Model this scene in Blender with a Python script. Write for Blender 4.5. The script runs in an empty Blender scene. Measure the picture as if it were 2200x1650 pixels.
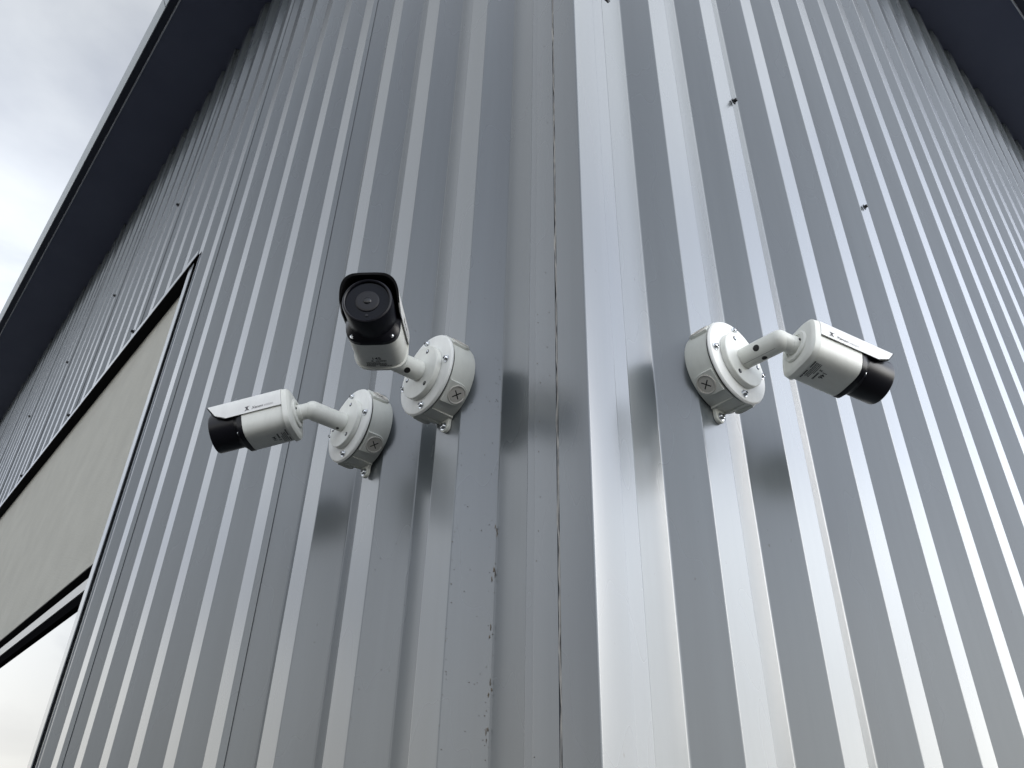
import bpy, bmesh, math, random
from mathutils import Vector, Matrix
random.seed(7)
scene = bpy.context.scene
COL = scene.collection
R = math.radians

# ------------------------------------------------------------------ camera
Z0 = 1.55                                   # eye height of the photographer
def setup_camera():
    tilt, roll, yaw = R(33.4175), R(1.4879), R(39.9141)
    d = Vector((-math.cos(yaw)*math.cos(tilt), math.sin(yaw)*math.cos(tilt), math.sin(tilt)))
    r = d.cross(Vector((0, 0, 1))).normalized()
    u = r.cross(d)
    r2 = r*math.cos(roll) + u*math.sin(roll)
    u2 = -r*math.sin(roll) + u*math.cos(roll)
    cd = bpy.data.cameras.new('camera')
    co = bpy.data.objects.new('camera', cd); COL.objects.link(co)
    m = Matrix((r2, u2, -d)).transposed().to_4x4()
    m.translation = Vector((0.4822, -0.5071, Z0))
    co.matrix_world = m
    cd.sensor_fit = 'HORIZONTAL'; cd.sensor_width = 36.0; cd.lens = 27.8915
    cd.clip_start = 0.02; cd.clip_end = 2000
    scene.camera = co
setup_camera()

# ------------------------------------------------------------------ sky and sun
SUN_AZ, SUN_EL = R(24), R(20)               # sun veiled by cloud, off to the right
SUN_DIR = Vector((math.cos(SUN_AZ)*math.cos(SUN_EL), math.sin(SUN_AZ)*math.cos(SUN_EL), math.sin(SUN_EL)))
SKY_BASE, SKY_GLOW = 1.13, 2.2
CLOUD_SEED = 26.53  # seed chosen so unseen cloud darkens and brightens the walls' reflections
def setup_world():
    w = bpy.data.worlds.new('World'); scene.world = w; w.use_nodes = True
    nt = w.node_tree; N = nt.nodes; L = nt.links
    N.clear()
    out = N.new('ShaderNodeOutputWorld'); bg = N.new('ShaderNodeBackground')
    L.new(bg.outputs[0], out.inputs[0]); bg.inputs['Strength'].default_value = 1.0
    tc = N.new('ShaderNodeTexCoord')
    nrm = N.new('ShaderNodeVectorMath'); nrm.operation = 'NORMALIZE'; L.new(tc.outputs['Generated'], nrm.inputs[0])
    sep = N.new('ShaderNodeSeparateXYZ'); L.new(nrm.outputs[0], sep.inputs[0])
    def math_(op, a, b=None, c=None):
        n = N.new('ShaderNodeMath'); n.operation = op
        for i, v in enumerate((a, b, c)):
            if v is None: continue
            if isinstance(v, (int, float)): n.inputs[i].default_value = v
            else: L.new(v, n.inputs[i])
        return n.outputs[0]
    def maprange(v, a, b, c, d, smooth=True):
        n = N.new('ShaderNodeMapRange'); n.interpolation_type = 'SMOOTHSTEP' if smooth else 'LINEAR'
        L.new(v, n.inputs[0])
        for i, q in enumerate((a, b, c, d)): n.inputs[i+1].default_value = q
        return n.outputs[0]
    def mixrgb(f, a, b, t='MIX'):
        n = N.new('ShaderNodeMix'); n.data_type = 'RGBA'; n.blend_type = t
        for i, v in ((0, f), (6, a), (7, b)):
            if isinstance(v, (int, float)): n.inputs[i].default_value = v
            elif isinstance(v, tuple): n.inputs[i].default_value = (*v, 1)
            else: L.new(v, n.inputs[i])
        return n.outputs[2]
    # the clear sky above the cloud
    sky = N.new('ShaderNodeTexSky'); sky.sky_type = 'NISHITA'; sky.sun_disc = False
    sky.sun_elevation = SUN_EL; sky.sun_rotation = math.pi/2 - SUN_AZ
    skys = mixrgb(1.0, sky.outputs[0], (0.09, 0.09, 0.09), 'MULTIPLY')
    # veiled sun: the cloud layer is brighter towards it
    dot = N.new('ShaderNodeVectorMath'); dot.operation = 'DOT_PRODUCT'
    L.new(nrm.outputs[0], dot.inputs[0]); dot.inputs[1].default_value = SUN_DIR
    glow = math_('MULTIPLY', math_('ADD', math_('MULTIPLY', math_('POWER', math_('MAXIMUM', math_('MULTIPLY_ADD', dot.outputs['Value'], 0.78, 0.22), 0.0), 2.3), SKY_GLOW), 1.0), SKY_BASE)
    # the layer is thinner, so brighter, low down than overhead
    elev = maprange(sep.outputs[2], 0.40, 0.86, 1.14, 0.54)
    glow = math_('MULTIPLY', glow, elev)
    # cloud layer
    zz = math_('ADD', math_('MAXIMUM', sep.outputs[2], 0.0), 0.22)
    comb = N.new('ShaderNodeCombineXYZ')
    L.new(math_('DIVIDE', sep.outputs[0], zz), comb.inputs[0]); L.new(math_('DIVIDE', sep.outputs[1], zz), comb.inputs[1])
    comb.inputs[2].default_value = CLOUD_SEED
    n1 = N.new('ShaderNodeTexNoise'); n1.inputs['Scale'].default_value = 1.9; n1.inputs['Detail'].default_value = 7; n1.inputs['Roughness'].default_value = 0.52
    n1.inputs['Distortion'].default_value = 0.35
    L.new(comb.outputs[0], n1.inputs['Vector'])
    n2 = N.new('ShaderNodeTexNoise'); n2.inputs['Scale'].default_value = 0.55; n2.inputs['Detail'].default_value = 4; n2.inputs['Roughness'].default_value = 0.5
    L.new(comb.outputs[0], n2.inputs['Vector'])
    # thick grey bellies and thin bright veils
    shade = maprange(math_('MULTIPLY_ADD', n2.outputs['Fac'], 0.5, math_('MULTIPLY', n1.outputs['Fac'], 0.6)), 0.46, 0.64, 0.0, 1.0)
    ccol = mixrgb(shade, (0.56, 0.61, 0.72), (0.96, 1.01, 1.07))
    warm = maprange(sep.outputs[2], 0.02, 0.40, 1.0, 0.0)
    ccol = mixrgb(warm, ccol, (0.95, 0.935, 0.88))
    cl = mixrgb(1.0, ccol, glow, 'MULTIPLY')
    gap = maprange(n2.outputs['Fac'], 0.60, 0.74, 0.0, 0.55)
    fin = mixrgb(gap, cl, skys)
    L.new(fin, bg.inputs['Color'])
setup_world()
def setup_sun():
    l = bpy.data.lights.new('sun', 'SUN'); l.energy = 1.0; l.angle = R(30); l.color = (1.0, 0.95, 0.88)
    o = bpy.data.objects.new('sun', l); COL.objects.link(o)
    o.rotation_euler = (-SUN_DIR).to_track_quat('-Z', 'Y').to_euler()
    o.location = SUN_DIR*60
setup_sun()
scene.render.engine = 'CYCLES'
scene.view_settings.view_transform = 'Standard'; scene.view_settings.look = 'None'
scene.view_settings.exposure = 0.14; scene.view_settings.gamma = 1.0
scene.view_settings.use_curve_mapping = False

# ------------------------------------------------------------------ materials
def principled(name, col, rough=0.5, metal=0.0, spec=0.5, coat=0.0):
    m = bpy.data.materials.new(name); m.use_nodes = True
    b = m.node_tree.nodes['Principled BSDF']
    b.inputs['Base Color'].default_value = (*col, 1)
    b.inputs['Roughness'].default_value = rough; b.inputs['Metallic'].default_value = metal
    b.inputs['Specular IOR Level'].default_value = spec
    if coat: b.inputs['Coat Weight'].default_value = coat; b.inputs['Coat Roughness'].default_value = 0.25
    return m, m.node_tree, b
def noise(nt, scale, detail=3, rough=0.5, vec=None, sc3=None):
    n = nt.nodes.new('ShaderNodeTexNoise'); n.inputs['Scale'].default_value = scale
    n.inputs['Detail'].default_value = detail; n.inputs['Roughness'].default_value = rough
    tc = nt.nodes.new('ShaderNodeNewGeometry')
    mp = nt.nodes.new('ShaderNodeMapping')
    nt.links.new(tc.outputs['Position'], mp.inputs[0])
    if sc3: mp.inputs['Scale'].default_value = sc3
    nt.links.new(mp.outputs[0], n.inputs['Vector'])
    return n.outputs['Fac']
def mrange(nt, v, a, b, c, d):
    n = nt.nodes.new('ShaderNodeMapRange'); nt.links.new(v, n.inputs[0])
    for i, q in enumerate((a, b, c, d)): n.inputs[i+1].default_value = q
    return n.outputs[0]
def mixc(nt, f, a, b, t='MIX'):
    n = nt.nodes.new('ShaderNodeMix'); n.data_type = 'RGBA'; n.blend_type = t
    for i, v in ((0, f), (6, a), (7, b)):
        if isinstance(v, (int, float)): n.inputs[i].default_value = v
        elif isinstance(v, tuple): n.inputs[i].default_value = (*v, 1)
        else: nt.links.new(v, n.inputs[i])
    return n.outputs[2]
def bump(nt, b, h, strength, dist):
    n = nt.nodes.new('ShaderNodeBump'); n.inputs['Strength'].default_value = strength; n.inputs['Distance'].default_value = dist
    nt.links.new(h, n.inputs['Height']); nt.links.new(n.outputs[0], b.inputs['Normal'])

M = {}
def make_materials():
    def metal(name, col, rough):
        m, nt, b = principled(name, col, rough, 0.08, 0.7, 1.0)
        f = noise(nt, 1.0, 5, 0.6, sc3=(24, 24, 0.8))
        c = mixc(nt, mrange(nt, f, 0.35, 0.7, 0, 1), tuple(q*0.90 for q in col), tuple(q*1.05 for q in col))
        s = noise(nt, 160, 2, 0.5, sc3=(1, 1, 0.55))                 # fine grime specks
        s2 = noise(nt, 5, 2, 0.5)
        k = nt.nodes.new('ShaderNodeMath'); k.operation = 'MULTIPLY'
        nt.links.new(mrange(nt, s, 0.73, 0.78, 0, 0.6), k.inputs[0]); nt.links.new(mrange(nt, s2, 0.45, 0.65, 0, 1), k.inputs[1])
        c = mixc(nt, k.outputs[0], c, (0.045, 0.04, 0.035))
        nt.links.new(c, b.inputs['Base Color'])
        nt.links.new(mrange(nt, noise(nt, 1.0, 3, 0.6, sc3=(6, 6, 2)), 0.3, 0.7, rough-0.03, rough+0.05), b.inputs['Roughness'])
        bump(nt, b, noise(nt, 1.0, 0, 0.4, sc3=(5, 5, 1.5)), 0.05, 0.004)   # slight oil-canning
        return m
    M['panel'] = metal('painted_steel', (0.112, 0.128, 0.138), 0.26)
    M['trim'] = metal('trim_steel', (0.110, 0.125, 0.138), 0.25)
    M['edge'] = principled('cut_edge', (0.035, 0.037, 0.04), 0.7)[0]
    m, nt, b = principled('dark_soffit', (0.020, 0.023, 0.034), 0.45)
    nt.links.new(mixc(nt, mrange(nt, noise(nt, 3, 4), .35, .7, 0, 1), (0.135, 0.150, 0.225), (0.155, 0.172, 0.250)), b.inputs['Base Color'])
    M['soffit'] = m
    M['dark_trim'] = principled('dark_eave_metal', (0.035, 0.040, 0.065), 0.4)[0]
    M['fascia'] = principled('pale_eave_metal', (0.34, 0.37, 0.39), 0.4, 0.2)[0]
    M['drip'] = principled('drip_edge_metal', (0.75, 0.77, 0.82), 0.4, 0.3)[0]
    m, nt, b = principled('stucco', (0.40, 0.395, 0.36), 0.9, 0, 0.2)
    f = noise(nt, 7, 5, 0.6); g = noise(nt, 120, 5, 0.65)
    nt.links.new(mixc(nt, mrange(nt, f, .3, .75, 0, 1), (0.48, 0.475, 0.43), (0.54, 0.535, 0.485)), b.inputs['Base Color'])
    bump(nt, b, g, 0.6, 0.004)
    M['stucco'] = m
    M['black'] = principled('black_sheathing_and_ledge_shade', (0.008, 0.008, 0.009), 0.9, 0, 0.1)[0]
    M['frame'] = principled('black_window_frame', (0.006, 0.006, 0.007), 0.7, 0, 0.0)[0]
    M['alu'] = principled('grey_sill_metal', (0.55, 0.55, 0.54), 0.45, 0.3)[0]
    m, nt, b = principled('coated_glass', (0.46, 0.465, 0.47), 0.015, 1.0)
    bump(nt, b, noise(nt, 0.9, 2, 0.4), 0.05, 0.02)
    M['glass'] = m
    m, nt, b = principled('sealant', (0.22, 0.21, 0.19), 0.35)
    nt.links.new(mixc(nt, mrange(nt, noise(nt, 60, 4), .35, .65, 0, 1), (0.14, 0.14, 0.14), (0.34, 0.33, 0.30)), b.inputs['Base Color'])
    M['sealant'] = m
    def paint(name, col, rough):
        m, nt, b = principled(name, col, rough)
        f = noise(nt, 1.0, 5, 0.65, sc3=(90, 90, 28))              # faint run-off marks and dust
        nt.links.new(mixc(nt, mrange(nt, f, .38, .62, 0, 1), tuple(q*0.945 for q in col), col), b.inputs['Base Color'])
        nt.links.new(mrange(nt, noise(nt, 60, 4, 0.6), .3, .7, rough-0.06, rough+0.12), b.inputs['Roughness'])
        bump(nt, b, noise(nt, 900, 2), 0.08, 0.0006)
        return m
    M['box'] = paint('powder_coat_box', (0.70, 0.715, 0.665), 0.42)
    M['cover'] = paint('powder_coat_cover', (0.78, 0.79, 0.765), 0.40)
    M['plug'] = paint('plug_paint', (0.56, 0.54, 0.50), 0.45)
    M['cam'] = paint('camera_paint', (0.73, 0.74, 0.695), 0.36)
    M['shield'] = paint('shield_paint', (0.74, 0.745, 0.73), 0.33)
    M['cblack'] = principled('camera_black', (0.004, 0.004, 0.007), 0.33, 0, 0.35)[0]
    M['matte'] = principled('shield_lining', (0.006, 0.006, 0.007), 0.7, 0, 0.2)[0]
    M['face'] = principled('lens_window', (0.004, 0.005, 0.009), 0.10, 0, 0.12)[0]
    M['lens'] = principled('lens_barrel', (0.022, 0.023, 0.028), 0.5, 0, 0.2)[0]
    M['lensglass'] = principled('lens_glass', (0.008, 0.009, 0.012), 0.12, 0, 0.4)[0]
    M['chrome'] = principled('zinc_screw', (0.62, 0.64, 0.66), 0.22, 1.0)[0]
    M['ink'] = principled('dark_ink', (0.025, 0.025, 0.03), 0.6)[0]
    M['greyink'] = principled('grey_ink', (0.33, 0.33, 0.33), 0.6)[0]
    M['gasket'] = principled('rubber_gasket', (0.008, 0.008, 0.008), 0.6)[0]
    M['bolt'] = principled('weathered_bolt', (0.03, 0.032, 0.036), 0.5, 0.4)[0]
    M['dirt'] = principled('dried_dirt', (0.19, 0.16, 0.125), 0.95, 0, 0.1)[0]
    m, nt, b = principled('asphalt', (0.05, 0.05, 0.05), 0.9)
    nt.links.new(mixc(nt, noise(nt, 40, 6, 0.7), (0.028, 0.028, 0.029), (0.055, 0.054, 0.052)), b.inputs['Base Color'])
    bump(nt, b, noise(nt, 150, 4), 0.4, 0.004)
    M['asphalt'] = m
make_materials()

# ------------------------------------------------------------------ helpers
def link(name, me, mat, parent=None, smooth=None):
    o = bpy.data.objects.new(name, me); COL.objects.link(o)
    if mat is not None and not me.materials:
        for q in (mat if isinstance(mat, (list, tuple)) else [mat]): me.materials.append(q)
    if parent is not None: o.parent = parent
    if smooth is not None:
        me.polygons.foreach_set('use_smooth', [True]*len(me.polygons))
        me.set_sharp_from_angle(angle=R(smooth))
    return o
def mesh(name, verts, faces, mat, parent=None, smooth=None):
    me = bpy.data.meshes.new(name); me.from_pydata([tuple(v) for v in verts], [], faces); me.validate(); 
    bm = bmesh.new(); bm.from_mesh(me); bmesh.ops.recalc_face_normals(bm, faces=bm.faces); bm.to_mesh(me); bm.free()
    return link(name, me, mat, parent, smooth)
def empty(name, loc=(0, 0, 0), rot=(0, 0, 0), label=None, cat=None, group=None):
    o = bpy.data.objects.new(name, None); COL.objects.link(o)
    o.location = loc; o.rotation_euler = rot; o.empty_display_size = 0.05
    if label: o['label'] = label; o['category'] = cat
    if group: o['group'] = group
    return o
class MB:
    """collects shapes into one mesh"""
    def __init__(s): s.v = []; s.f = []
    def box(s, a, b):
        n = len(s.v); (x0, y0, z0), (x1, y1, z1) = a, b
        s.v += [(x0, y0, z0), (x1, y0, z0), (x1, y1, z0), (x0, y1, z0), (x0, y0, z1), (x1, y0, z1), (x1, y1, z1), (x0, y1, z1)]
        s.f += [tuple(n+i for i in q) for q in ((0, 3, 2, 1), (4, 5, 6, 7), (0, 1, 5, 4), (1, 2, 6, 5), (2, 3, 7, 6), (3, 0, 4, 7))]
        return s
    def rings(s, rings, cap=True, cap0=None, cap1=None):
        n = len(s.v); k = len(rings[0])
        for r in rings: s.v += [tuple(p) for p in r]
        for i in range(len(rings)-1):
            for j in range(k):
                a = n+i*k+j; b = n+i*k+(j+1) % k
                s.f.append((a, b, b+k, a+k))
        if cap if cap0 is None else cap0: s.f.append(tuple(n+j for j in reversed(range(k))))
        if cap if cap1 is None else cap1: s.f.append(tuple(n+(len(rings)-1)*k+j for j in range(k)))
        return s
    def lathe(s, prof, origin, axis, up=None, seg=32, cap=True):
        """prof: (radius, distance along axis)"""
        ax = Vector(axis).normalized(); o = Vector(origin)
        t = Vector((0, 0, 1)) if abs(ax.z) < 0.9 else Vector((1, 0, 0))
        e1 = ax.cross(t).normalized(); e2 = ax.cross(e1)
        rr = []
        for r, h in prof:
            rr.append([o+ax*h+e1*(r*math.cos(2*math.pi*j/seg))+e2*(r*math.sin(2*math.pi*j/seg)) for j in range(seg)])
        return s.rings(rr, cap)
    def prism(s, pts, a, b):
        """pts: 2D list -> (lambda) a(p), b(p) give the two 3-D ends"""
        return s.rings([[a(q) for q in pts], [b(q) for q in pts]])
    def build(s, name, mat, parent=None, smooth=None): return mesh(name, s.v, s.f, mat, parent, smooth)

# ------------------------------------------------------------------ ground
g = MB().box((-120, -140, -0.3), (140, 120, 0.0)).build('ground', M['asphalt'])
g['kind'] = 'structure'

# ------------------------------------------------------------------ the building
P, W, SL, D = 0.1829, 0.0522, 0.0345, 0.0395      # rib pitch, rib face, slope run, depth
AL, AR = 0.2255, 0.1975                            # first full rib on either wall
H = 3.9716 + Z0                                    # soffit height
HS = 1.940 + Z0                                    # head of the opening
XL, YR = 11.6, 9.2                                 # wall lengths
bld = empty('metal_clad_building', (0, 0, 0), label='grey ribbed steel clad building corner under dark eaves', cat='building')

def fillet(pts, rads, seg=4):
    out = []
    n = len(pts)
    def nor(a, b):
        d = (b[0]-a[0], b[1]-a[1]); l = math.hypot(*d); return (d[1]/l, -d[0]/l)
    for i, p in enumerate(pts):
        if i == 0: out.append((p, nor(p, pts[1]))); continue
        if i == n-1: out.append((p, nor(pts[i-1], p))); continue
        a, b = pts[i-1], pts[i+1]
        d1 = Vector((a[0]-p[0], a[1]-p[1])).normalized(); d2 = Vector((b[0]-p[0], b[1]-p[1])).normalized()
        ang = d1.angle(d2)
        t = rads[i]/math.tan(ang/2)
        t = min(t, 0.45*math.dist(a, p), 0.45*math.dist(b, p)); r = t*math.tan(ang/2)
        n1 = nor(a, p); n2 = nor(p, b)
        p1 = Vector(p)+d1*t
        c1 = p1 + Vector(n1)*r; 
        # pick the side of the centre
        c2 = p1 - Vector(n1)*r
        p2 = Vector(p)+d2*t
        c = c1 if abs((c1-p2).length-r) < abs((c2-p2).length-r) else c2
        a1 = math.atan2(p1.y-c.y, p1.x-c.x); a2 = math.atan2(p2.y-c.y, p2.x-c.x)
        da = (a2-a1+math.pi) % (2*math.pi) - math.pi
        m1 = math.atan2(n1[1], n1[0]); dm = (math.atan2(n2[1], n2[0])-m1+math.pi) % (2*math.pi)-math.pi
        for k in range(seg+1):
            q = a1+da*k/seg; w = m1+dm*k/seg
            out.append(((c.x+r*math.cos(q), c.y+r*math.sin(q)), (math.cos(w), math.sin(w))))
    return out
def wall_profile(A, n0, n1):
    pts = []; rads = []
    for n in range(n0, n1+1):
        s = A+n*P
        pts += [(s, 0), (s+W, 0), (s+W+SL, D), (s+P-SL, D)]
        rads += [0.0030, 0.0045, 0.0045, 0.0045]
    return fillet(pts, rads)
PROF = {'L': wall_profile(AL, -2, 64), 'R': wall_profile(AR, -2, 52)}
def clip(prof, sa, sb):
    out = []
    for (p, n), (q, m) in zip(prof, prof[1:]):
        if q[0] <= sa or p[0] >= sb: continue
        if p[0] < sa:
            t = (sa-p[0])/(q[0]-p[0]); out.append(((sa, p[1]+t*(q[1]-p[1])), n))
        else: out.append((p, n))
        if q[0] > sb:
            t = (sb-p[0])/(q[0]-p[0]); out.append(((sb, p[1]+t*(q[1]-p[1])), m)); return out
    return out
def to3(wall, s, e, z): return Vector((-s, e, z)) if wall == 'L' else Vector((-e, s, z))
def steel_sheet(wall, pieces, lift, name='wall_panel', mat='panel', th=0.0026):
    """pieces: (sa, sb, z0, z1); lift(s) pushes the sheet outwards where it laps over its neighbour"""
    V = []; F = []; NR = []; edge = []
    for sa, sb, z0, z1 in pieces:
        pr = clip(PROF[wall], sa, sb)
        zs = [z0, z1]; k = len(pr); b0 = len(V)
        for back in (0, 1):
            for z in zs:
                for (s, e), n in pr:
                    l = lift(s)
                    V.append(to3(wall, s-n[0]*th*back, e-l-n[1]*th*back, z))
                    sg = -1 if back else 1
                    NR.append(Vector((-n[0]*sg, n[1]*sg, 0)) if wall == 'L' else Vector((-n[1]*sg, n[0]*sg, 0)))
        fr = lambda b, r, j: b0+(b*2+r)*k+j
        for j in range(k-1):
            F.append((fr(0, 0, j), fr(0, 0, j+1), fr(0, 1, j+1), fr(0, 1, j))); edge.append(0)
            F.append((fr(1, 0, j), fr(1, 1, j), fr(1, 1, j+1), fr(1, 0, j+1))); edge.append(0)
            F.append((fr(0, 0, j), fr(1, 0, j), fr(1, 0, j+1), fr(0, 0, j+1))); edge.append(1)
        for j in (0, k-1):
            F.append((fr(0, 0, j), fr(0, 1, j), fr(1, 1, j), fr(1, 0, j))); edge.append(1)
    me = bpy.data.meshes.new(name); me.from_pydata(V, [], F)
    if wall == 'L': me.flip_normals()
    me.materials.append(M[mat]); me.materials.append(M['edge'])
    me.polygons.foreach_set('material_index', edge)
    me.polygons.foreach_set('use_smooth', [not e for e in edge])
    cn = []
    for pl in me.polygons:
        for li in pl.loop_indices:
            cn.append(pl.normal if edge[pl.index] else NR[me.loops[li].vertex_index])
    # keep the shading normals on the visible side of each face
    i = 0
    for pl in me.polygons:
        for li in pl.loop_indices:
            if cn[i].dot(pl.normal) < 0: cn[i] = -cn[i]
            i += 1
    me.normals_split_custom_set([tuple(c) for c in cn])
    return link(name, me, None, bld)

OX0, OX1 = 1.888, 5.75                              # opening on the left wall, measured from the corner
OZ0 = 0.62
def split_open(sa, sb):
    """cut the run sa..sb of the left wall round the opening"""
    out = []
    if sa < OX0: out.append((sa, min(sb, OX0), 0.02, H-0.004))
    a, b = max(sa, OX0+1e-4), min(sb, OX1)
    if a < b:
        out.append((a, b, HS+0.014, H-0.004)); out.append((a, b, 0.02, OZ0))
    if sb > OX1: out.append((max(sa, OX1+1e-4), sb, 0.02, H-0.004))
    return out
GAP = 0.0036
def walls():
    # left wall: sheets lap at every fifth rib; the lapping edge lies on the rib's side towards the corner
    laps = list(range(3, 62, 5))
    start = 0.050
    for i, n in enumerate([None]+laps):
        if n is None: sa = start; lift = lambda s: 0.0
        else:
            sa = AL+n*P-0.0075
            lift = lambda s, n=n: GAP*max(0.0, min(1.0, (AL+n*P+W+SL-s)/SL))
        nxt = laps[i] if i < len(laps) else None
        sb = AL+nxt*P+W*0.3 if nxt is not None else XL
        sb = min(sb, XL)
        if sa >= XL: break
        for pc in split_open(sa, sb): steel_sheet('L', [pc], lift)
    # right wall: the lapping edge lies on the far side
    laps = list(range(2, 50, 5))
    sa = 0.030
    for n in laps:
        sb = AR+n*P+W+0.006
        lift = lambda s, n=n: GAP*max(0.0, min(1.0, (s-(AR+n*P-SL))/SL))
        steel_sheet('R', [(sa, min(sb, YR), 0.02, H-0.004)], lift)
        sa = AR+n*P+W*0.7
        if sa > YR: break
walls()

# sheathing behind the sheets
MB().box((-XL, 0.062, 0.0), (-0.062, YR, H+0.02)).build('sheathing', M['black'], bld)

# corner flashing: one folded piece, a second strip beside it and the sealant between them
def corner():
    z0, z1 = 0.02, H-0.004
    def L_(s, e): return ('L', s, e)
    def R_(s, e): return ('R', s, e)
    def strip(name, path, th, rad):
        # path: 2-D outline in (x, y), swept vertically, thickened inwards
        prof = fillet([Vector(q) for q in path], [rad]*len(path), 5)
        V = []; k = len(prof)
        outer = [Vector(p) for p, n in prof]; inner = [Vector(p)-Vector(n)*th for p, n in prof]
        ring = outer+inner[::-1]
        mb = MB(); mb.rings([[(q.x, q.y, z0) for q in ring], [(q.x, q.y, z1) for q in ring]])
        return mb.build(name, M['trim'], bld, smooth=24)
    # corner piece: from the right wing round the edge to the seam on the left wing (path runs so that normals face out)
    e = -0.0050
    strip('corner_flashing', [(-0.0385, -0.0062), (0.0055, -0.0055), (0.0050, 0.0383), (0.0037, 0.0392), (0.0030, 0.0605)], 0.0018, 0.0022)
    # strip beyond the seam with its hemmed edge
    strip('edge_flashing', [(-0.0905, -0.0012), (-0.0890, -0.0046), (-0.0775, -0.0040), (-0.0765, -0.0058), (-0.0432, -0.0052)], 0.0016, 0.0010)
    # bead of sealant in the seam
    mb = MB(); rr = []; n = 420
    for i in range(n+1):
        z = z0 + (z1-z0)*i/n
        a = 0.0014+0.0011*random.random()*(1 if random.random() < 0.5 else 0.25); ox = -0.0409+0.0007*math.sin(i*0.7)+random.uniform(-.0004, .0004)
        d = -0.0046-0.0014*random.random()
        rr.append([(ox-a, -0.0020, z), (ox-a*0.7, d, z), (ox+a*0.7, d-0.0003*random.random(), z), (ox+a, -0.0020, z)])
    mb.rings(rr); mb.build('sealant_bead', M['sealant'], bld, smooth=60)
corner()

# eaves
def eaves():
    # cross-section in (o, z): o = distance out from the wall plane; mitred at the corner
    def sweep(name, sec, mat, wall, smooth=None):
        mb = MB()
        far = XL if wall == 'L' else YR
        if wall == 'L':
            a = [(o, -o, z) for o, z in sec]; b = [(-far, -o, z) for o, z in sec]
        else:
            a = [(o, -o, z) for o, z in sec]; b = [(o, far, z) for o, z in sec]
        mb.rings([a, b]); return mb.build(name, mat, bld, smooth)
    for w in 'LR':
        sweep('soffit', [(-0.06, H), (0.343, H), (0.343, H+0.02), (-0.06, H+0.02)], M['soffit'], w)
        sweep('drip_edge', [(0.3435, H-0.006), (0.348, H-0.007), (0.351, H+0.004), (0.351, H+0.02), (0.3435, H+0.02)], M['drip'], w)
        sweep('eave_fascia', [(0.3515, H+0.008), (0.386, H+0.001), (0.386, H+0.10), (0.3515, H+0.10)], M['dark_trim'], w)
        # pale gutter front, in lengths with a joint between
        far = XL if w == 'L' else YR
        cuts = [-0.42, 2.62, 5.68, 8.7, far] if w == 'L' else [-0.42, 2.3, 5.3, far]
        for c0, c1 in zip(cuts, cuts[1:]):
            sec = [(0.3865, H-0.001), (0.391, H-0.002), (0.4135, H+0.050), (0.4175, H+0.066), (0.412, H+0.070), (0.3865, H+0.070)]
            mb = MB()
            def pt(o, z, s, corner):
                if corner: return (o, -o, z)
                return (-s, -o, z) if w == 'L' else (o, s, z)
            mb.rings([[pt(o, z, c0+0.004, c0 < 0) for o, z in sec], [pt(o, z, c1-0.004, False) for o, z in sec]])
            mb.build('gutter', M['fascia'], bld, smooth=30)
    MB().box((-XL, -0.34, H+0.021), (0.34, YR, H+0.16)).build('roof', M['dark_trim'], bld)
eaves()

# opening in the left wall: head flashing, jamb, stucco band, window
def opening():
    xa, xb = -OX1, -OX0
    # head flashing: pale lip, ledge behind it coloured black for the shade underneath
    MB().box((xa, -0.0090, HS-0.002), (xb-0.010, -0.0070, HS+0.0225)).build('head_flashing', M['trim'], bld)
    MB().box((xa, -0.0068, HS), (xb-0.010, 0.061, HS+0.004)).build('head_ledge', M['black'], bld)
    # jamb trim with open slot beside it
    mb = MB()
    x0 = -1.992; x1 = -1.948
    sec = [(x0, 0.060), (x0, 0.0015), (x0+0.003, -0.0015), (x1-0.002, -0.0015), (x1, 0.0), (x1, 0.0012), (x0+0.002, 0.0012), (x0+0.002, 0.060)]
    mb.rings([[(x, y, OZ0) for x, y in sec], [(x, y, HS-0.004) for x, y in sec]])
    mb.build('jamb_trim', M['trim'], bld, smooth=20)
    # thin bright return along the cut sheet
    MB().box((xb-0.0040, -0.0030, OZ0), (xb-0.0015, 0.004, HS-0.004)).build('sheet_edge_cap', M['trim'], bld)
    # stucco
    zs = 0.862+Z0
    MB().box((xa+0.01, 0.034, zs), (x0-0.0005, 0.061, HS+0.004)).build('stucco_panel', M['stucco'], bld)
    MB().box((xa+0.01, 0.036, zs-0.004), (x0-0.0005, 0.061, zs-0.0005)).build('stucco_drip', M['black'], bld)
    # window
    wz1 = 0.745+Z0
    fr = MB()
    oa, ob, oc, od = xa+0.01, x0-0.0005, OZ0+0.03, wz1+0.036
    ia, ib, ic, id_ = xa+0.05, x0-0.006, OZ0+0.07, wz1
    rect = lambda a, b, c, d, y: [(a, y, c), (b, y, c), (b, y, d), (a, y, d)]
    fr.rings([rect(ia, ib, ic, id_, 0.060), rect(oa, ob, oc, od, 0.060), rect(oa, ob, oc, od, 0.040), rect(ia, ib, ic, id_, 0.040), rect(ia, ib, ic, id_, 0.060)], cap=False)
    f = fr.build('window', M['frame'], bld)
    MB().box((-4.05, 0.042, ic), (-4.01, 0.059, wz1)).build('mullion', M['frame'], f)
    MB().box((xa+0.05, 0.050, OZ0+0.07), (-4.05, 0.056, wz1)).build('pane', M['glass'], f)
    MB().box((-4.01, 0.050, OZ0+0.07), (ib, 0.056, wz1)).build('pane', M['glass'], f)
    MB().box((xa+0.01, 0.0365, wz1+0.037), (x0-0.0005, 0.060, wz1+0.074)).build('head_trim', M['alu'], f)
    MB().box((xa+0.01, -0.02, OZ0+0.002), (x0-0.0005, 0.060, OZ0+0.029)).build('sill', M['alu'], f)
opening()

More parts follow.
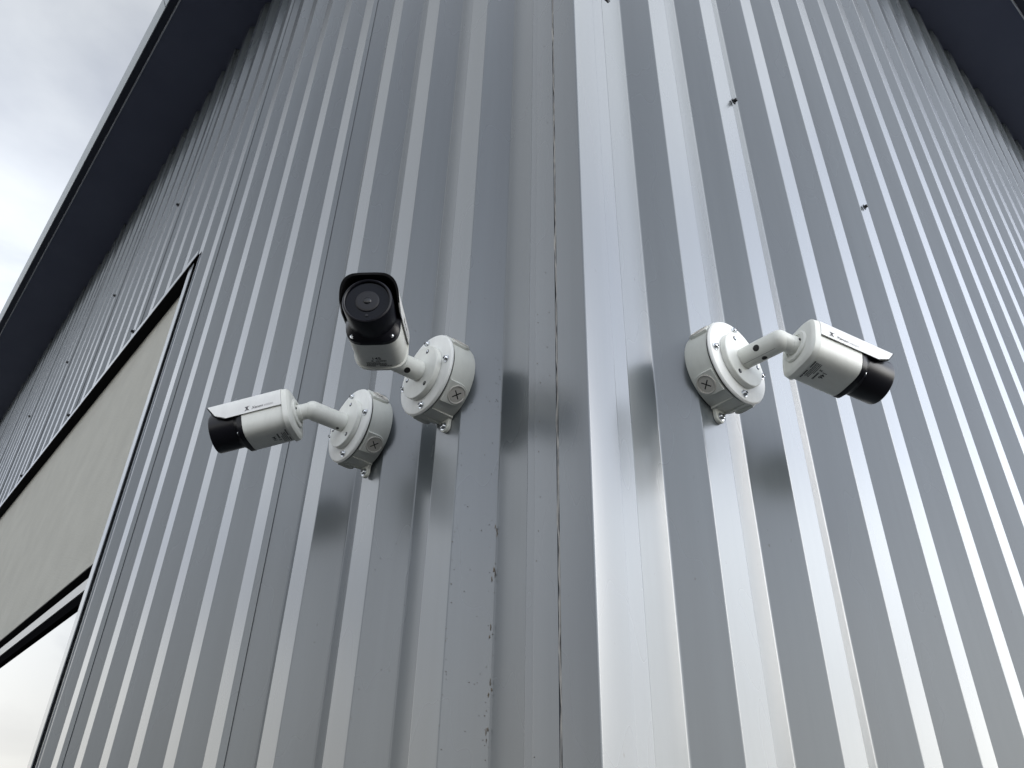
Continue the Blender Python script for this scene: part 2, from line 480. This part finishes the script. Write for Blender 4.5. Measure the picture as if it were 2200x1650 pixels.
# sheet screws
def wall_bolts():
    mb = MB(); mb.lathe([(0.0001, -0.0105), (0.0035, -0.0105), (0.0048, -0.0095), (0.0048, -0.0030), (0.0085, -0.0025), (0.0085, 0.0)], (0, 0, 0), (0, 1, 0), seg=6)
    o0 = mb.build('bolt', M['bolt'], bld)
    spots = [('L', AL+n*P+W*0.55, z) for n, z in ((13, 2.762), (18, 2.766), (23, 2.79), (28, 2.80), (33, 2.80), (13, 2.005), (18, 1.996), (23, 1.998))]
    spots += [('R', AR+4*P+W*0.35, 1.376), ('R', AR+1*P+W*1.0, 1.306), ('R', 0.085, 1.277)]
    for i, (w, s, z) in enumerate(spots):
        o = o0 if i == 0 else o0.copy()
        if i: COL.objects.link(o); o.parent = bld
        if w == 'L': o.location = (-s, -0.002, z+Z0)
        else: o.location = (0.002 if i != len(spots)-1 else -0.006, s, z+Z0); o.rotation_euler = (0, 0, R(90))
        o.scale = (1.25,)*3 if w == 'L' else (0.8,)*3
    o.scale = (1, 1, 1)
wall_bolts()

# dried dirt along the fold by the corner
def dirt():
    mb = MB()
    def blot(x, y, z, r, rz, nrm, tilt):
        k = 9; base = len(mb.v); n = Vector(nrm); t = n.cross(Vector((0, 0, 1))).normalized()
        ring = []
        for j in range(k):
            a = 2*math.pi*j/k; q = random.uniform(0.5, 1.1)
            ring.append(Vector((x, y, z))+n*0.0006+t*(r*q*math.cos(a))+Vector((0, 0, 1))*(rz*q*math.sin(a)))
        c = Vector((x, y, z))+n*0.0014
        mb.v += [tuple(v) for v in ring]+[tuple(c)]
        for j in range(k): mb.f.append((base+j, base+(j+1) % k, base+k))
    nside = Vector((D, -SL, 0)).normalized()           # rib side facing the corner
    def on_side(u): return -(AL-SL*u), D*u
    for z in (0.368, 0.313, 0.249, 0.189, 0.145):
        for k in range(3):
            x, y = on_side(random.uniform(0.90, 1.0)); blot(x, y, z+Z0+random.uniform(-.008, .008), random.uniform(.0005, .0012), random.uniform(.002, .0055), nside, 0)
    for k in range(110):
        u = random.choice((random.uniform(0.02, 1), random.uniform(0.8, 1.0), random.uniform(0, .1)))
        x, y = on_side(u); blot(x, y, Z0+random.uniform(0.03, 0.62), random.uniform(.0003, .0009), random.uniform(.0003, .0007), nside, 0)
    for k in range(25):
        n0 = random.choice((1, 1, 2)); u = random.uniform(0, 1)
        x = -(AL+n0*P-SL*u); blot(x, D*u, Z0+random.uniform(0.05, 0.8), .0005, .0006, nside, 0)
    for k in range(20):
        blot(-random.uniform(.05, .075), -0.0052, Z0+random.uniform(.05, 1.2), .0004, .0008, (0, -1, 0), 0)
    o = mb.build('dirt_specks', M['dirt'], bld); o['kind'] = 'stuff'
dirt()

# ------------------------------------------------------------------ junction boxes
# local frame: X to the right along the wall, Z up, -Y out of the wall
RB, HB = 0.0550, 0.0345
def plus(c, u, v, l, w):
    return [c+u*x+v*y for x, y in ((l, -w), (l, w), (w, w), (w, l), (-w, l), (-w, w), (-l, w), (-l, -w), (-w, -w), (-w, -l), (w, -l), (w, -w))]
def screw(mb_name, parent, loc, ax, r, h, mat='chrome'):
    """pan head with cross recess"""
    a = Vector(ax)
    mb = MB(); mb.lathe([(r*1.45, 0.0), (r*1.45, h*0.25), (r, h*0.3), (r, h*0.65), (r*0.75, h*0.92), (r*0.35, h), ], loc, ax, seg=14)
    o = mb.build(mb_name, M[mat], parent, smooth=35)
    t = a.cross(Vector((0.3, 0.2, 1))).normalized(); s = a.cross(t)
    mb = MB(); c = Vector(loc)+a*(h*0.985)
    pts = plus(c, t, s, r*0.62, r*0.13)
    mb.rings([pts, [q+a*0.0004 for q in pts]])
    mb.build('cross_slot', M['gasket'], o)
    return o
def junction_box(loc, rz, label):
    t = empty('junction_box', loc, (0, 0, rz), label, 'junction box', 'round junction boxes')
    # body: round drum with four flat hubs
    mb = MB()
    mb.lathe([(RB-0.004, 0.0), (RB-0.0008, 0.0008), (RB, 0.003), (RB, HB)], (0, 0, 0), (0, -1, 0), seg=64)
    mb.build('body', M['box'], t, smooth=30)
    for k in range(4):
        a = R(45+90*k); out = Vector((math.cos(a), 0, math.sin(a))); side = Vector((-math.sin(a), 0, math.cos(a)))
        hw = 0.0150
        pts = [(-hw, HB-0.0003), (hw, HB-0.0003)]
        cy = 0.0175
        for j in range(13): 
            q = -math.pi*j/12
            pts.append((hw*math.cos(q), cy+hw*0.97*math.sin(q)))
        mb = MB()
        def P3(q, d): return out*d+side*q[0]+Vector((0, -1, 0))*q[1]
        mb.rings([[P3(q, 0.045) for q in pts], [P3(q, 0.0562) for q in pts], [P3((q[0]*0.965, cy+(q[1]-cy)*0.965), 0.0572) for q in pts]])
        hub = mb.build('hub', M['box'], t, smooth=25)
        # threaded plug, sunk ring and cross
        c = out*0.0573+Vector((0, -1, 0))*cy
        pm = MB(); pm.lathe([(0.0124, -0.0012), (0.0124, 0.0009), (0.0117, 0.0013), (0.0108, 0.0009), (0.0106, -0.0006), (0.0100, -0.0006), (0.0098, 0.0003), (0.0001, 0.0004)], tuple(c), tuple(out), seg=32)
        pl = pm.build('plug', M['plug'], hub, smooth=25)
        xm = MB()
        u = (side+Vector((0, -1, 0))).normalized(); v = u.cross(out)
        q4 = plus(c+out*0.0002, u, v, 0.0064, 0.0007)
        xm.rings([q4, [q+out*0.0004 for q in q4]])
        xo = xm.build('cross_mark', M['gasket'], hub)
    # ears with their screws, stiffening fin up the drum
    for sg in (1, -1):
        mb = MB(); pts = [(-0.0115, 0.047), (-0.0085, 0.058), (-0.0080, 0.0645)]
        for j in range(1, 12):
            q = math.pi-math.pi*j/12; pts.append((0.0080*math.cos(q), 0.0645+0.0080*math.sin(q)))
        pts += [(0.0080, 0.0645), (0.0085, 0.058), (0.0115, 0.047)]
        mb.rings([[(x, -0.0002, sg*z) for x, z in pts], [(x, -0.0042, sg*z) for x, z in pts], [(x*0.93, -0.0050, sg*(z-0.0004)) for x, z in pts]])
        ear = mb.build('ear', M['box'], t, smooth=30)
        for sx in (-1, 1):
            fin = MB()
            x0, x1 = sx*0.0105, sx*0.0125
            fin.rings([[(x0, -0.001, sg*0.050), (x1, -0.001, sg*0.050), (x1, -0.001, sg*0.0560), (x0, -0.001, sg*0.0560)], [(x0, -HB+.001, sg*0.050), (x1, -HB+.001, sg*0.050), (x1, -HB+.001, sg*0.0548), (x0, -HB+.001, sg*0.0548)]])
            fin.build('fin', M['box'], t)
        screw('ear_screw', t, (0, -0.0052, sg*0.0648), (0, -1, 0), 0.0040, 0.0045)
    # gasket and cover
    MB().lathe([(RB-0.001, HB), (RB-0.0004, HB+0.0024)], (0, 0, 0), (0, -1, 0), seg=64).build('gasket', M['gasket'], t, smooth=30)
    MB().lathe([(0.0560, HB+0.0024), (0.0572, HB+0.0030), (0.0572, HB+0.0044), (0.0555, HB+0.0066), (0.0535, HB+0.0074), (0.0001, HB+0.0078)], (0, 0, 0), (0, -1, 0), seg=72).build('cover', M['cover'], t, smooth=25)
    for k in range(4):
        a = R(90*k); screw('cover_screw', t, (0.0478*math.cos(a), -(HB+0.0074), 0.0478*math.sin(a)), (0, -1, 0), 0.0035, 0.0046)
    return t
HC = HB+0.0078                                      # height of the cover face

# ------------------------------------------------------------------ bullet cameras
A_, LB, LF, LS, RBAR = 0.0312, 0.0631, 0.1114, 0.1141, 0.0282
EXPO = 3.6
def sq(a, t, e=EXPO, b=None):
    c, s = math.cos(t), math.sin(t); b = b or a
    return (a*math.copysign(abs(c)**(2/e), c), b*math.copysign(abs(s)**(2/e), s))
def ring(x, a, e=EXPO, n=64, zoff=0.0): return [(x, *(lambda q: (q[0], q[1]+zoff))(sq(a, 2*math.pi*(j+0.5)/n, e))) for j in range(n)]
def on_surf(v, a, e=EXPO): return a*max(0.0, 1-min(1.0, abs(v)/a)**e)**(1/e)
def text_mesh(body, size, shear=0.0, bold=0.0, align='LEFT'):
    cu = bpy.data.curves.new('lettering', 'FONT'); cu.body = body; cu.size = size; cu.shear = shear; cu.offset = bold; cu.resolution_u = 3
    cu.align_x = align
    o = bpy.data.objects.new('lettering', cu); COL.objects.link(o)
    dg = bpy.context.evaluated_depsgraph_get(); dg.update()
    me = bpy.data.meshes.new_from_object(o.evaluated_get(dg))
    vs = [v.co.copy() for v in me.vertices]; fs = [tuple(p.vertices) for p in me.polygons]
    bpy.data.objects.remove(o); bpy.data.curves.remove(cu); bpy.data.meshes.remove(me)
    return vs, fs
def emblem(s):
    """slanted X-and-V monogram, height s"""
    q = []
    def bar(a, b, w): q.append([(a[0]-w/2, a[1]), (a[0]+w/2, a[1]), (b[0]+w/2, b[1]), (b[0]-w/2, b[1])])
    bar((0, 0), (s*0.75, s), s*0.16); bar((s*0.08, s), (s*0.36, s*0.52), s*0.2); bar((s*0.42, s*0.46), (s*0.78, 0), s*0.22)
    bar((s*0.36, s), (s*0.40, 0), s*0.14); bar((s*0.55, s), (s*0.52, 0.25*s), s*0.13)
    q.append([(s*0.66, s*0.93), (s*1.02, s*0.93), (s*1.02, s*1.0), (s*0.66, s*1.0)])
    q.append([(-s*0.12, 0), (s*0.2, 0), (s*0.2, s*0.07), (-s*0.12, s*0.07)])
    vs, fs = [], []
    for r in q:
        n = len(vs); vs += [Vector((x, y, 0)) for x, y in r]; fs.append((n, n+1, n+2, n+3))
    return vs, fs

HOLES = {'144': [(-81, 0.059, 0.0022)], '145': [(-60, 0.073, 0.0042)], '146': [(195, 0.076, 0.0042), (267, 0.078, 0.0034)]}
def bullet_camera(wall, loc, rz, az, tilt, roll, number, label):
    t = empty('security_camera', loc, (0, 0, rz), label, 'security camera', 'bullet security cameras')
    HJ = 0.1028                                     # joint height above the rib face
    # bracket foot on the box cover
    MB().lathe([(0.0375, HC+0.0003), (0.0375, HC+0.0068), (0.0366, HC+0.0078), (0.0001, HC+0.0080)], (0, 0, 0), (0, -1, 0), seg=64).build('mount_base', M['cam'], t, smooth=25)
    base = t.children[0]
    ho = 60 if wall == 'L' else 0
    for k in range(3):
        a = R(ho+120*k)
        mb = MB(); mb.lathe([(0.0030, 0), (0.0030, 0.0004), (0.0019, 0.0004)], (0.0285*math.cos(a), -(HC+0.0078), 0.0285*math.sin(a)), (0, -1, 0), seg=20)
        h = mb.build('hole', M['lens'], base)
        MB().lathe([(0.0016, 0.0002), (0.0016, 0.0006)], (0.0285*math.cos(a)+.0006, -(HC+0.0079), 0.0285*math.sin(a)+.0005), (0, -1, 0), seg=12).build('hole_bolt', M['chrome'], base)
    # local -> direction of the camera axis
    f = Vector((math.cos(az)*math.cos(tilt), math.sin(az)*math.cos(tilt), -math.sin(tilt)))
    l = Vector((-math.sin(az), math.cos(az), 0)); u = f.cross(l)
    l2 = l*math.cos(roll)+u*math.sin(roll); u2 = u*math.cos(roll)-l*math.sin(roll)
    inv = Matrix.Rotation(-rz, 3, 'Z')
    f, l2, u2 = inv @ f, inv @ l2, inv @ u2
    J = Vector((0, -HJ, 0)); O = J+f*0.0262
    def W3(x, y, z): return O+f*x+l2*y+u2*z
    # arm with rounded elbow
    mb = MB(); r = 0.0136
    prof = [(r*0.985, HC+0.0082), (r, HC+0.0090), (r, HJ-0.002)]
    for j in range(1, 10): q = math.pi/2*j/9; prof.append((max(r*math.cos(q), 0.0001), HJ-0.002+r*0.95*math.sin(q)))
    mb.lathe(prof, (0, 0, 0), (0, -1, 0), seg=40)
    arm = mb.build('arm', M['cam'], t, smooth=40)
    # seam along the arm, set-screw holes
    for a in (R(62), R(-118)):
        c, s = math.cos(a), math.sin(a); tt = Vector((-s, 0, c)); o = Vector((c, 0, s))
        mb = MB(); pts = []
        for h in (HC+0.0095, HJ-0.006):
            b = o*(r-0.0002)+Vector((0, -h, 0)); pts.append([b+tt*0.00028, b-tt*0.00028, b-tt*0.00028+o*0.00035, b+tt*0.00028+o*0.00035])
        mb.rings(pts); mb.build('seam', M['greyink'], arm)
    holes = HOLES[number]
    for a, h, hr in holes:
        # a disc that follows the round of the arm, with a paler lip
        def onarm(rr, lift, k=24):
            out = []
            for j in range(k):
                w = 2*math.pi*j/k; aa = R(a)+rr*math.cos(w)/r; hh = h+rr*math.sin(w)
                out.append(Vector((math.cos(aa)*(r+lift), -hh, math.sin(aa)*(r+lift))))
            return out
        MB().rings([onarm(hr, -0.0006), onarm(hr, 0.00025), onarm(hr*0.9, 0.0003), onarm(hr*0.5, 0.0003)]).build('set_screw_hole', M['gasket'], arm)
    # neck from elbow to the body, collar with a small screw
    mb = MB(); mb.lathe([(0.0112, -0.002), (0.0112, 0.012), (0.0116, 0.0125), (0.0116, 0.024)], tuple(J), tuple(f), seg=36)
    neck = mb.build('neck', M['cam'], t, smooth=30)
    for sg in (1, -1):
        MB().lathe([(0.0021, -0.002), (0.0021, 0.0002), (0.0012, 0.0003)], tuple(J+f*0.0185+l2*sg*0.0116+u2*0.0012), tuple(l2*sg), seg=14).build('neck_screw', M['lens'], neck)
    # ---- housing
    def build3(name, rings_, mat, parent, smooth=30, cap0=True, cap1=True):
        mb = MB(); mb.rings([[W3(*q) for q in rg] for rg in rings_], cap0=cap0, cap1=cap1); return mb.build(name, mat, parent, smooth)
    body = build3('body', [ring(0.004, A_), ring(LB-0.0005, A_), ring(LB, A_-0.0004)], M['cam'], t, 35)
    build3('rear_cap', [ring(-0.0052, A_*0.30, 2.4), ring(-0.0050, A_*0.86), ring(-0.0038, A_*0.955), ring(-0.0015, A_+0.0012), ring(0.0052, A_+0.0022), ring(0.0054, A_+0.0006)], M['cam'], t, 24)
    MB().lathe([(0.0205, -0.0052), (0.0205, -0.0072), (0.0192, -0.0084), (0.0150, -0.0086), (0.0150, -0.0070)], tuple(O), tuple(f), seg=40).build('rear_boss', M['cam'], t, smooth=30)
    # ---- front: black collar easing into the barrel
    col = build3('front_collar', [ring(LB+0.0002, A_+0.0003), ring(LB+0.0060, A_+0.0002), ring(LB+0.0085, A_-0.0018, 3.2), ring(LB+0.0105, RBAR+0.0006, 2.3), ring(LB+0.0125, RBAR, 2.0)], M['cblack'], t, 40)
    for sg in (1, -1):
        y, z = sg*0.0225, -0.0235
        screw('collar_screw', col, tuple(W3(LB+0.0078, y, z)), tuple(f), 0.0019, 0.0018)
    mb = MB(); mb.lathe([(RBAR, LB+0.012), (RBAR, LF-0.002), (RBAR-0.0008, LF-0.0005), (RBAR-0.0022, LF), (RBAR-0.0034, LF-0.0008), (RBAR-0.0040, LF-0.0035)], tuple(O), tuple(f), seg=64)
    bar = mb.build('barrel', M['cblack'], t, smooth=40)
    MB().lathe([(RBAR-0.0041, LF-0.0050), (RBAR-0.0041, LF-0.0030)], tuple(O), tuple(f), seg=64).build('front_window', M['face'], bar)
    MB().lathe([(0.0132, LF-0.0029), (0.0132, LF-0.0022), (0.0122, LF-0.0018), (0.0108, LF-0.0018)], tuple(O), tuple(f), seg=48).build('lens_ring', M['cblack'], bar, smooth=30)
    MB().lathe([(0.0107, LF-0.0028), (0.0107, LF-0.0016), (0.0046, LF-0.0014)], tuple(O), tuple(f), seg=48).build('lens_barrel', M['lens'], bar, smooth=30)
    MB().lathe([(0.0045, LF-0.0016), (0.0040, LF-0.0009), (0.0022, LF-0.0005), (0.0001, LF-0.0004)], tuple(O), tuple(f), seg=32).build('lens', M['lensglass'], bar, smooth=60)
    MB().lathe([(0.0017, LF-0.0029), (0.0017, LF-0.0022), (0.0001, LF-0.0019)], tuple(O-u2*0.0180), tuple(f), seg=18).build('light_sensor', M['lens'], bar, smooth=40)
    # ---- sun shield: wraps the top half, nose raked back at the sides
    zg = -0.0012
    def shield(name, off0, off1, mat, x0, xtop, xlow, zcut, lip=0.0):
        n = 56; sec0, sec1 = [], []
        a0, a1 = A_+off0, A_+off1
        # angles on the superellipse from right cut to left cut
        def zof(tt, a): return sq(a, tt)[1]
        lo, hi = -0.6, 0.6
        t0 = 0.0
        for _ in range(40):
            t0 = (lo+hi)/2
            if zof(t0, a1) < zcut: lo = t0
            else: hi = t0
        ts = [t0+(math.pi-2*t0)*j/n for j in range(n+1)]
        V = []; F = []
        m = 14
        for side_, a in ((0, a0), (1, a1)):
            for j, tt in enumerate(ts):
                y, z = sq(a, tt)
                w = max(0.0, min(1.0, (z-zcut)/(0.97*a1-zcut)))   # 0 at the lower edge, 1 on top
                xe = xlow+0.010*math.sqrt(1-(1-min(1.0, w/0.22))**2)+(xtop-xlow-0.010)*w
                xs = xe-lip if lip else x0
                for i in range(m+1):
                    V.append(W3(xs+(xe-xs)*i/m, y, z))
        K = m+1; S = (n+1)*K
        for j in range(n):
            for i in range(m):
                a = j*K+i; F.append((a, a+1, a+K+1, a+K)); F.append((S+a, S+a+K, S+a+K+1, S+a+1))
            a = j*K+m; F.append((a, S+a, S+a+K, a+K)); a = j*K; F.append((a, a+K, S+a+K, S+a))
        for i in range(m):
            F.append((i, S+i, S+i+1, i+1)); a = n*K+i; F.append((a, a+1, S+a+1, S+a))
        return mesh(name, V, F, mat, t, 35)
    sh = shield('sun_shield', 0.0016, 0.0026, M['shield'], 0.0056, LS, 0.0845, zg)
    li = shield('shield_lining', 0.0003, 0.0015, M['matte'], LB+0.0065, LS+0.0002, 0.0846, zg-0.0002); li.parent = sh
    lp = shield('shield_lip', 0.0004, 0.0028, M['matte'], 0, LS+0.0005, 0.0849, zg+0.0004, lip=0.0009); lp.parent = sh
    # ---- lettering on both sides of the shield
    aS = A_+0.0026
    def put(vs, fs, fn, name, mat, parent):
        mesh(name, [fn(v) for v in vs], fs, mat, parent)
    for sg in (1, -1):
        # text runs nose->tail on the left side, tail->nose on the right side
        def side_fn(v, x0, z0):
            x = x0-v.x if sg > 0 else x0+v.x
            z = z0+v.y
            return W3(x, sg*(on_surf(z, aS)+0.00025), z)
        xs = 0.0560 if sg > 0 else 0.0170
        vs, fs = emblem(0.0068); put(vs, fs, lambda v: side_fn(v, xs, 0.0022), 'emblem', M['ink'], sh)
        vs, fs = text_mesh('Xenon', 0.0058, 0.3, 0.00006); w = max(v.x for v in vs)
        d = 0.0092 if sg > 0 else -0.0092
        put(vs, fs, lambda v: side_fn(v, xs-d, 0.0030), 'lettering', M['ink'], sh)
        vs, fs = text_mesh('vision', 0.0056, 0.3)
        d2 = d+(w+0.0009)*(1 if sg > 0 else -1)
        put(vs, fs, lambda v: side_fn(v, xs-d2, 0.0030), 'lettering', M['greyink'], sh)
    # ---- number and rating label under the housing (text top towards the nose)
    def under(v, x0, y0): return W3(x0+v.y, y0+v.x, -(on_surf(y0+v.x, A_)+0.00025))
    vs, fs = text_mesh(number, 0.0078, 0, 0.00012, 'CENTER')
    put(vs, fs, lambda v: under(v, 0.0262, -0.0015), 'number', M['ink'], body)
    vs, fs = emblem(0.0036); put(vs, fs, lambda v: under(v, 0.0208, -0.0085), 'emblem', M['ink'], body)
    rnd = random.Random(3)
    vs, fs = [], []
    rows = [(0.0212, -0.0030, 0.013, .0022), (0.0178, -0.0150, 0.016, .0010), (0.0157, -0.0150, 0.024, .0010), (0.0136, -0.0150, 0.021, .0010), (0.0115, -0.0150, 0.023, .0011), (0.0085, -0.0160, 0.010, .0017), (0.0085, 0.0, 0.007, .0017), (0.0085, 0.009, 0.006, .0017)]
    for x, y, ln, hgt in rows:
        q = y
        while q < y+ln:
            w = rnd.uniform(0.0008, 0.0030); n = len(vs)
            vs += [Vector((q, 0, 0)), Vector((q+w, 0, 0)), Vector((q+w, hgt, 0)), Vector((q, hgt, 0))]
            for v in vs[-4:]: v.y += x
            fs.append((n, n+1, n+2, n+3)); q += w+0.0005
    put(vs, fs, lambda v: under(v, 0.0, 0.0), 'rating_label', M['ink'], body)
    return t

SPOTS = [
    ('L', (-0.4410, -0.0030, 0.584+Z0), 0.0, R(223.4), R(14.8), R(-0.8), '144',
     'white bullet camera pointing left, black nose away from the corner', 'round off-white junction box holding the camera farthest left'),
    ('L', (-0.2516, -0.0005, 0.580+Z0), 0.0, R(-40.8), R(8.7), R(2.4), '145',
     'white bullet camera numbered 145 facing the viewer with its lens showing', 'round off-white junction box holding the camera that faces the viewer'),
    ('R', (0.0005, 0.2300, 0.577+Z0), R(90), R(67.7), R(13.5), R(-4.7), '146',
     'white bullet camera numbered 146 on the right wall pointing right', 'round off-white junction box alone on the right wall'),
]
for wall, loc, rz, az, ti, ro, num, lab, labj in SPOTS:
    junction_box(loc, rz, labj)
    bullet_camera(wall, loc, rz, az, ti, ro, num, lab)
